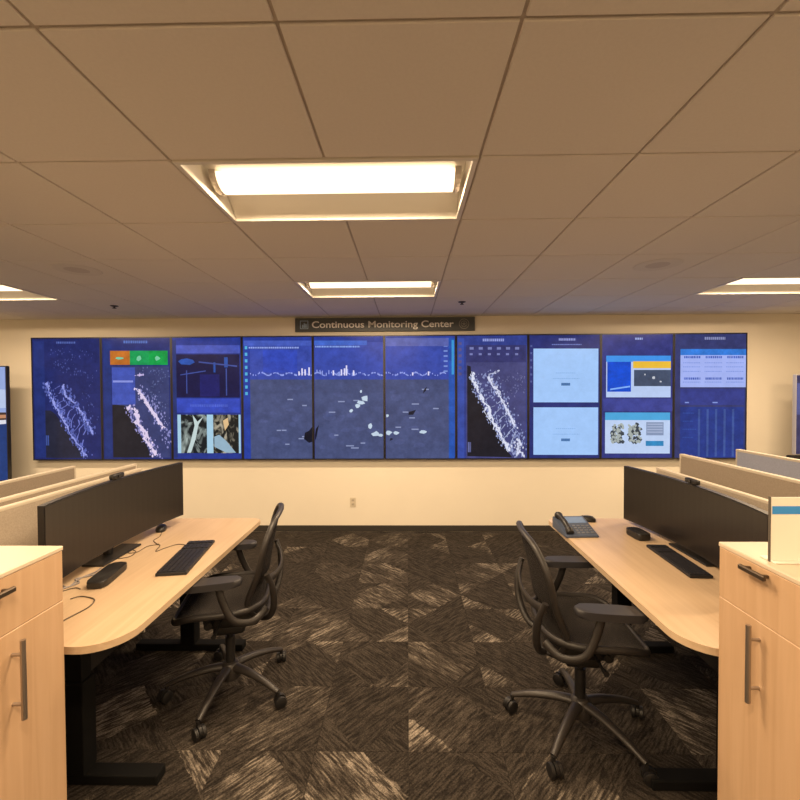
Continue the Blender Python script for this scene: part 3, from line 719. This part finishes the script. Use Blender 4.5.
# ------------------------------------------------------------------ storage towers in the foreground
M_cab = wood('cabinet_maple', (0.50, 0.325, 0.19), (0.56, 0.375, 0.23), 'z')
M_ctop = mat('cabinet_top', (0.62, 0.52, 0.39), 0.4)
M_nick = mat('brushed_nickel', (0.42, 0.36, 0.31), 0.35, 0.9)
M_pull = mat('dark_bronze_pull', (0.10, 0.075, 0.055), 0.4, 0.7)
def cabinet(label, x, s, y1, yp, yh, zh):
    """x aisle face, s = direction of the aisle from the cabinet, y1 far end"""
    D, L, H = 0.60, 0.61, 1.188
    zp = 1.135 if s > 0 else 1.153
    t = thing('storage_cabinet', label, 'cabinet', (x, y1, 0), 0, 'maple storage towers')
    def bx(bm, a0, a1, y0, y2, z0, z1, bv=0.002):       # a measured inwards from the aisle face
        lo, hi = sorted((-s * a0, -s * a1)); return box(bm, lo, hi, y0, y2, z0, z1, bv, 1)
    bm = BM(); bx(bm, 0.020, D, -L, 0, 0.05, H - 0.016); obj('body', bm, M_cab, t)
    bm = BM(); bx(bm, 0.05, D - 0.02, -L + 0.02, -0.02, 0.0, 0.05); obj('plinth', bm, M_blk, t)
    bm = BM(); bx(bm, -0.002, D, -L, 0, H - 0.016, H, 0.003); obj('top', bm, M_ctop, t)
    bm = BM(); bx(bm, 0.0, 0.019, -L + 0.003, -0.003, 1.0015, H - 0.0165); dr = obj('drawer', bm, M_cab, t)
    bm = BM()
    bx(bm, -0.030, -0.018, yp - 0.098, yp, zp - 0.008, zp + 0.008, 0.003)
    for y in (yp - 0.085, yp - 0.02): bx(bm, -0.020, 0.001, y, y + 0.01, zp - 0.005, zp + 0.005)
    obj('drawer_pull', bm, M_pull, dr)
    bm = BM(); bx(bm, 0.0, 0.019, -L + 0.003, -0.003, 0.055, 1.0005); do = obj('door', bm, M_cab, t)
    bm = BM()
    sweep(bm, [(s * 0.034, yh, zh), (s * 0.034, yh, zh + 0.24)], 0.0075, 12, hint=(1, 0, 0))
    for z in (zh + 0.045, zh + 0.195): sweep(bm, [(s * -0.001, yh, z), (s * 0.034, yh, z)], 0.005, 10)
    obj('handle', bm, M_nick, do, True)
    return t
cabinet('maple storage tower with bar handle in the left foreground', -1.185, 1, 1.43, -0.205, -0.195, 0.735)
cabinet('maple storage tower with bar handle in the right foreground', 1.075, -1, 1.475, -0.12, -0.173, 0.752)

# upright board with blue stripe on the right tower
bd = thing('board', 'cream upright board with a blue stripe on the right storage tower', 'board', (1.103, 1.30, 1.188))
bm = BM(); box(bm, 0.0, 0.42, 0, 0.006, 0.004, 0.197, 0.002); obj('panel', bm, mat('board_cream', (0.86, 0.80, 0.70), 0.5), bd)
bm = BM(); box(bm, 0.004, 0.418, -0.0015, 0.001, 0.146, 0.170); obj('stripe', bm, mat('stripe_blue', (0.03, 0.27, 0.72), 0.5), bd)
bm = BM(); box(bm, -0.003, 0.0005, -0.001, 0.007, 0.0, 0.199, 0.001, 1); obj('edge_strip', bm, mat('board_edge', (0.10, 0.085, 0.07), 0.5), bd)
bm = BM(); box(bm, 0.0, 0.42, -0.02, 0.04, 0.0, 0.005, 0.002); obj('base', bm, MATS['board_cream'], bd)

# ------------------------------------------------------------------ curved wide monitors
M_scr = mat('dark_screen', (0.016, 0.013, 0.012), 0.30, spec=0.32)
def monitor(label, xe, s, yc, z0, z1, ln, wlab):
    """xe screen plane at the two ends, s = side of the user; the middle bows away"""
    t = thing('wide_monitor', label, 'monitor', (xe, yc, DT), 0, 'curved wide monitors')
    R_ = 2.6; sag = R_ - math.sqrt(R_ * R_ - (ln / 2) ** 2); N = 24
    def shell(lo, hi, d0, d1, a=1.0):
        bm = BM(); rows = []
        for k in range(N + 1):
            y = (-1 + 2 * k / N) * ln / 2 * a; x = -s * (math.sqrt(R_ * R_ - y * y) - math.sqrt(R_ * R_ - (ln / 2) ** 2))
            rows.append([bm.verts.new((x - s * d, y, z - DT)) for d, z in ((d0, lo), (d0, hi), (d1, hi), (d1, lo))])
        for A, B in zip(rows, rows[1:]):
            for q in range(4): bm.faces.new((A[q], A[(q + 1) % 4], B[(q + 1) % 4], B[q]))
        bm.faces.new(rows[0]); bm.faces.new(rows[-1][::-1]); return bm
    obj('casing', shell(z0, z1, 0.002, 0.03), M_blk, t)
    obj('screen', shell(z0 + 0.012, z1 - 0.006, -0.0005, 0.004, 0.992), M_scr, t)
    obj('rear_bulge', shell(z0 + 0.05, z1 - 0.05, 0.03, 0.055, 0.5), M_blk, t)
    cx = -s * (sag + 0.07)
    bm = BM(); sweep(bm, [(cx - s * 0.0, 0, 0.01), (cx - s * 0.0, 0, z1 - DT - 0.10)], 0.024, 14, hint=(1, 0, 0)); box(bm, *sorted((cx, cx + s * 0.07)), -0.05, 0.05, z1 - DT - 0.2, z1 - DT - 0.1, 0.004); obj('stand_neck', bm, M_blk, t)
    bm = BM(); lo, hi = sorted((cx - s * 0.03, cx + s * 0.09)); box(bm, lo, hi, -0.16, 0.16, 0.0, 0.012, 0.004); obj('stand_base', bm, M_blk, t)
    wcm = thing('webcam', wlab, 'webcam', (xe - s * (sag + 0.012), yc, z1), 0, 'webcams on the monitors')
    bm = BM(); box(bm, -0.013, 0.013, -0.05, 0.05, 0.004, 0.032, 0.008, 3); obj('body', bm, M_blk, wcm, True)
    bm = BM(); cyl(bm, (s * 0.012, 0, 0.018), (s * 0.018, 0, 0.018), 0.009, 16); obj('lens', bm, mat('lens_glass', (0.005, 0.005, 0.01), 0.1), wcm)
    bm = BM(); box(bm, -0.014, 0.012, -0.02, 0.02, 0.0, 0.006, 0.001, 1); box(bm, *sorted((-s * 0.022, -s * 0.026)), -0.02, 0.02, -0.05, 0.004); obj('clip', bm, M_blk, wcm)
    return t
monitor('wide curved black monitor on the left desk, screen off', -1.56, 1, 2.352, 0.862, 1.228, 1.13, 'small black webcam on top of the left monitor')
monitor('wide curved black monitor on the right desk, screen off', 1.50, -1, 2.37, 0.822, 1.19, 1.18, 'small black webcam on top of the right monitor')

# ------------------------------------------------------------------ desk things
M_key = mat('keyboard_case', (0.012, 0.012, 0.015), 0.5)
M_cap = mat('key_caps', (0.02, 0.02, 0.026), 0.45)
def keyboard(label, x, y, rz, L=0.44, W=0.135):
    t = thing('keyboard', label, 'keyboard', (x, y, DT), rz, 'black keyboards')
    bm = BM(); box(bm, -W / 2, W / 2, -L / 2, L / 2, 0.0, 0.016, 0.004); obj('case', bm, M_key, t)
    bm = BM(); n = 22; pitch = (L - 0.02) / n
    for r_ in range(6):
        for k in range(n):
            if k in (15, 19) : continue
            xx = -W / 2 + 0.014 + r_ * (W - 0.028) / 5.0; yy = -L / 2 + 0.01 + (k + 0.5) * pitch
            hw = (W - 0.028) / 5 * 0.42
            box(bm, xx - hw, xx + hw, yy - pitch * 0.42, yy + pitch * 0.42, 0.0155, 0.020)
    tag(obj('keys', bm, M_cap, t), kind='stuff')
    return t
keyboard('black keyboard lying near the front edge of the left desk', -1.22, 2.32, math.radians(8.4), 0.47, 0.15)
keyboard('black keyboard under the right wide monitor', 1.44, 2.28, math.radians(-3), 0.42, 0.11)
def mouse(label, x, y, rz):
    t = thing('mouse', label, 'mouse', (x, y, DT), rz, 'computer mice')
    bm = BM()
    def f(z):
        return None
    E_ = superell(2.4, 24); rings = []
    for k, (sc_, z) in enumerate(((1.0, 0.0), (1.02, 0.010), (0.97, 0.020), (0.82, 0.029), (0.55, 0.035), (0.25, 0.038))):
        rings.append([bm.verts.new((a * 0.032 * sc_, b_ * 0.056 * sc_ - (0.006 if k > 3 else 0), z)) for a, b_ in E_])
    for A, B in zip(rings, rings[1:]):
        for i in range(24): bm.faces.new((A[i], A[(i + 1) % 24], B[(i + 1) % 24], B[i]))
    bm.faces.new(rings[0][::-1]); bm.faces.new(rings[-1]); obj('shell', bm, M_blk, t, True)
    bm = BM(); sweep(bm, [(-0.003, 0.030, 0.030), (0.003, 0.030, 0.030)], 0.007, 12, hint=(0, 0, 1)); obj('scroll_wheel', bm, M_key, t)
    return t
mouse('black mouse at the far end of the left desk by the monitor', -1.645, 2.79, 0.4)
mouse('small black mouse behind the desk phone on the right desk', 1.265, 2.995, 1.2)
def dock(label, x, y, rz, L, W, H):
    t = thing('docking_station', label, 'docking station', (x, y, DT), rz, 'docking stations')
    pts = [(a * W / 2, b_ * L / 2) for a, b_ in superell(5, 32)]
    bm = BM(); prism(bm, pts, 0.003, H, 0.005, 2); obj('case', bm, M_blk, t, True)
    bm = BM(); prism(bm, [(a * 0.85, b_ * 0.9) for a, b_ in pts], 0.0, 0.003); obj('rubber_foot', bm, M_base, t)
    bm = BM()
    for k in range(3): box(bm, W / 2 - 0.002, W / 2 + 0.0006, -0.05 + 0.03 * k, -0.032 + 0.03 * k, H * 0.4, H * 0.4 + 0.008)
    obj('port', bm, M_key, t)
    return t
dock('black docking station among cables on the left desk', -1.485, 2.06, math.radians(10), 0.25, 0.09, 0.034)
dock('dark docking station beside the stand of the right monitor', 1.44, 2.66, PI + math.radians(4), 0.15, 0.085, 0.042)

# desk phone
ph = thing('desk_phone', 'grey desk phone with handset on the far end of the right desk', 'phone', (1.085, 2.755, DT), math.radians(3))
M_phone = mat('phone_grey', (0.07, 0.09, 0.14), 0.45)
tl = math.radians(16); RM = Matrix.Rotation(tl, 4, 'X')
bm = BM(); pr = [(-0.11, 0.0), (0.11, 0.0), (0.11, 0.012), (-0.11, 0.075)]
a = [bm.verts.new((-0.105, -y, z)) for y, z in pr]; b_ = [bm.verts.new((0.105, -y, z)) for y, z in pr]
bm.faces.new(a); bm.faces.new(b_[::-1])
for k in range(4): bm.faces.new((a[k], a[(k + 1) % 4], b_[(k + 1) % 4], b_[k]))
bmesh.ops.bevel(bm, geom=bm.edges[:], offset=0.004, segments=2, affect='EDGES'); obj('body', bm, M_phone, ph)
def psurf(x, u, h=0.0):       # point on the sloping face, u from front (0) to rear (1)
    y = -0.11 + 0.22 * u; return (x, y, 0.012 + 0.063 * u + h)
bm = BM(); P = catmull([psurf(-0.072, 0.06, 0.012), psurf(-0.072, 0.2, 0.024), psurf(-0.072, 0.5, 0.030), psurf(-0.072, 0.8, 0.024), psurf(-0.072, 0.94, 0.012)], 5)
nP = len(P); sweep(bm, P, [0.024 if k < 5 or k > nP - 6 else 0.017 for k in range(nP)], 12); obj('handset', bm, M_blk, ph, True)
bm = BM(); v = [bm.verts.new(psurf(x, u, 0.0012)) for x, u in ((-0.03, 0.62), (0.09, 0.62), (0.09, 0.94), (-0.03, 0.94))]; bm.faces.new(v); obj('phone_screen', bm, mat('phone_lcd', (0.16, 0.24, 0.42), 0.25), ph)
bm = BM()
for r_ in range(4):
    for c in range(4):
        x = -0.02 + c * 0.03; u = 0.12 + r_ * 0.11
        p0 = psurf(x, u); box(bm, p0[0], p0[0] + 0.018, p0[1], p0[1] + 0.013, p0[2] - 0.002, p0[2] + 0.006)
obj('keypad', bm, mat('phone_keys', (0.16, 0.17, 0.20), 0.5), ph)

# cables on the left desk
M_cbl = mat('brown_grey_cable', (0.10, 0.075, 0.05), 0.6)
M_cbl2 = mat('grey_cable', (0.24, 0.22, 0.22), 0.5)
def cable(label, P, r, m):
    Z = DT + r * 0.9
    bm = BM(); sweep(bm, catmull([(p[0], p[1], Z + (p[2] if len(p) > 2 else 0)) for p in P], 8), r, 8)
    return tag(obj('cable', bm, m, None, True), label, 'cable', 'loose cables on the left desk')
cable('thin dark cable curling to the near corner of the left desk', [(-1.37, 1.56), (-1.385, 1.66), (-1.365, 1.77), (-1.385, 1.835), (-1.43, 1.86), (-1.475, 1.868), (-1.50, 1.845)], 0.0028, M_cbl)
cable('dark cable running from the left docking station toward the cabinet', [(-1.53, 1.94), (-1.565, 1.95), (-1.60, 1.91), (-1.63, 1.83)], 0.0028, M_cbl)
cable('grey cable coiled between the left docking station and monitor stand', [(-1.62, 1.93), (-1.585, 2.0), (-1.63, 2.04), (-1.58, 2.09), (-1.565, 2.14), (-1.575, 2.20)], 0.0042, M_cbl2)
cable('second grey cable behind the left docking station', [(-1.645, 1.97), (-1.60, 1.96), (-1.615, 2.05), (-1.595, 2.12), (-1.60, 2.17)], 0.004, M_cbl2)
cable('thin cable waving across the left desk toward the keyboard', [(-1.60, 2.30), (-1.555, 2.33), (-1.565, 2.40), (-1.62, 2.44), (-1.60, 2.385), (-1.555, 2.40), (-1.55, 2.49), (-1.49, 2.51), (-1.455, 2.41), (-1.43, 2.46), (-1.39, 2.52), (-1.335, 2.51), (-1.30, 2.47)], 0.0026, M_cbl)
cable('short thin cable from the left mouse', [(-1.61, 2.735), (-1.58, 2.66), (-1.575, 2.59), (-1.52, 2.53), (-1.50, 2.515, 0.004)], 0.0024, M_cbl)

# ------------------------------------------------------------------ mesh office chairs
M_chf = mat('chair_graphite', (0.022, 0.019, 0.018), 0.45)
M_chm = mat('chair_mesh', (0.030, 0.026, 0.024), 0.8, bump=0.4, bscale=600, alpha=0.18, spec=0.2)
M_chp = mat('arm_pad_vinyl', (0.026, 0.025, 0.029), 0.5)
M_chb = mat('chair_base', (0.026, 0.022, 0.020), 0.42)
M_chr = mat('chair_caster', (0.010, 0.009, 0.009), 0.5)
def back_map(a, b):
    """a across (-1..1), b up (-1..1) -> point; chair faces +x"""
    t = (b + 1) / 2
    hw = 0.185 + 0.075 * math.sin(min(t / 0.72, 1.0) * PI / 2) - (0.045 * ((t - 0.72) / 0.28) ** 2 if t > 0.72 else 0)
    z = 0.475 + 0.545 * t
    x = -0.215 + 0.035 * math.sin(min(t / 0.42, 1) * PI) - 0.115 * max(0, t - 0.25) ** 1.5
    x += 0.055 * a * a * (1 - 0.4 * t)
    return (x, a * hw, z + 0.012 * (1 - a * a) * (1 if t > 0.8 else 0))
def seat_map(a, b):
    x = 0.025 + 0.235 * a; y = b * (0.255 - 0.02 * (a if a < 0 else -a * 0.3) ** 2)
    z = 0.548 + 0.016 * b * b - 0.012 * (1 - a * a) * (1 - b * b) - (0.05 * (a - 0.35) ** 2 / 0.42 if a > 0.35 else 0) + (0.012 * a * a if a < 0 else 0)
    return (x, y, z)
def boundary(f, n, seg): return [f(a, b) for a, b in superell(n, seg)]
def make_chair(label, lift=0.0):
    t = thing('office_chair', label, 'chair', (0, 0, 0), 0, 'mesh office chairs')
    bm = BM(); lathe(bm, [(0.030, 0.075), (0.055, 0.085), (0.058, 0.125), (0.045, 0.165), (0.034, 0.175)], 20); obj('hub', bm, M_chb, t, True)
    for k in range(5):
        q = math.radians(85 + 72 * k); c, s = math.cos(q), math.sin(q)
        P = catmull([(c * r_, s * r_, z) for r_, z in ((0.035, 0.145), (0.12, 0.142), (0.24, 0.118), (0.335, 0.085))], 4)
        bm = BM(); sweep(bm, P, [0.030 - 0.014 * i / (len(P) - 1) for i in range(len(P))], 10, flat=0.75); lg = obj('leg', bm, M_chb, t, True)
        bm = BM(); cx, cy = c * 0.335, s * 0.335; th_ = q + 0.9; tx, ty = math.cos(th_), math.sin(th_); px, py = -ty, tx
        ox, oy = cx + tx * 0.012, cy + ty * 0.012
        for sd in (-1, 1):
            sweep(bm, [(ox + px * sd * (0.008 + e), oy + py * sd * (0.008 + e), 0.031) for e in (0.0, 0.003, 0.017, 0.020)], [0.026, 0.031, 0.031, 0.025], 18, hint=(0, 0, 1))
        cyl(bm, (cx, cy, 0.085), (cx, cy, 0.045), 0.010, 10)
        sweep(bm, [(ox - px * 0.007, oy - py * 0.007, 0.038), (ox + px * 0.007, oy + py * 0.007, 0.038)], [0.030, 0.030], 14, hint=(0, 0, 1))
        obj('caster', bm, M_chr, lg, True)
    up_ = []
    bm = BM(); cyl(bm, (0, 0, 0.15), (0, 0, 0.32), 0.026, 16); cyl(bm, (0, 0, 0.30), (0, 0, 0.44 + lift), 0.017, 14); obj('gas_cylinder', bm, M_chr, t, True)
    bm = BM(); box(bm, -0.17, 0.12, -0.085, 0.085, 0.40, 0.495, 0.025, 3); box(bm, -0.09, 0.08, -0.07, 0.07, 0.355, 0.42, 0.02, 3)
    cyl(bm, (0.085, -0.14, 0.455), (0.085, 0.14, 0.455), 0.022, 14); up_.append(obj('tilt_mechanism', bm, M_chr, t, True))
    for sd in (-1, 1):
        bm = BM(); sweep(bm, [(0.03, sd * 0.06, 0.455), (0.03, sd * 0.20, 0.450), (0.035, sd * 0.245, 0.448)], [0.007, 0.007, 0.013], 8); up_.append(obj('lever', bm, M_chr, t, True))
    bm = BM(); sweep(bm, boundary(seat_map, 3.6, 56), 0.014, 10, True, (0, 0, 1), 1.25)
    for sd in (-1, 1): sweep(bm, catmull([(0.10, sd * 0.07, 0.470), (0.09, sd * 0.16, 0.490), (0.06, sd * 0.235, 0.550)], 4), 0.016, 8, hint=(1, 0, 0))
    up_.append(obj('seat_frame', bm, M_chf, t, True))
    bm = BM(); patch(bm, seat_map, 3.6, 6, 56, (0, 0, 0.005)); up_.append(obj('seat_mesh', bm, M_chm, t, True))
    bm = BM(); sweep(bm, boundary(back_map, 5.5, 72), 0.012, 10, True, (1, 0, 0), 1.3); up_.append(obj('back_frame', bm, M_chf, t, True))
    bm = BM(); patch(bm, back_map, 5.5, 6, 72, (0.004, 0, 0)); up_.append(obj('back_mesh', bm, M_chm, t, True))
    # yoke behind the back and the lumbar bow
    bm = BM()
    for sd in (-1, 1):
        sweep(bm, catmull([(-0.13, sd * 0.06, 0.455), (-0.22, sd * 0.13, 0.470), (-0.262, sd * 0.205, 0.56), (-0.262, sd * 0.242, 0.68), (-0.235, sd * 0.262, 0.765)], 5), [0.015] * 16 + [0.012] * 5, 10, hint=(1, 0, 0), flat=1.2)
    up_.append(obj('back_yoke', bm, M_chf, t, True))
    bm = BM(); P = catmull([(-0.238, -0.255, 0.735), (-0.270, -0.15, 0.715), (-0.285, 0, 0.705), (-0.270, 0.15, 0.715), (-0.238, 0.255, 0.735)], 5)
    sweep(bm, P, 0.020, 10, False, (1, 0, 0), 0.4); up_.append(obj('lumbar_bow', bm, M_chf, t, True))
    for sd in (-1, 1):
        bm = BM(); P = catmull([(-0.225, sd * 0.205, 0.56), (-0.165, sd * 0.262, 0.525), (-0.075, sd * 0.288, 0.548), (-0.025, sd * 0.285, 0.64), (0.0, sd * 0.280, 0.728)], 6)
        sweep(bm, P, [0.019] * len(P), 10, False, (0, 1, 0), 0.7); ar = obj('arm_support', bm, M_chf, t, True); up_.append(ar)
        bm = BM(); pts = [(0.035 + a * 0.15, sd * 0.280 + b_ * 0.046 + sd * 0.008 * a) for a, b_ in superell(3.2, 32)]
        prism(bm, pts, 0.726, 0.760, 0.011, 3); o = obj('arm_pad', bm, M_chp, t, True); up_.append(o)
    for o in up_: o.location.z += lift
    return t
ch = make_chair('dark mesh office chair at the right desk, turned toward it')
ch.location = (0.865, 2.125, 0); ch.rotation_euler = (0, 0, math.radians(-4))
c2 = copy_tree(ch)
c2['label'] = 'dark mesh office chair at the left desk, turned toward it'
c2.location = (-1.02, 2.39, 0); c2.rotation_euler = (0, 0, PI + math.radians(12))
for c, q in ((ch, 4), (c2, -11)):              # the star bases stand turned under the seats
    for o in c.children:
        if o.name.startswith('leg'): o.rotation_euler.z = math.radians(q)
for o in ch.children:                           # this back is set a little lower
    if o.name.startswith(('back_frame', 'back_mesh')): o.location.z -= 0.02
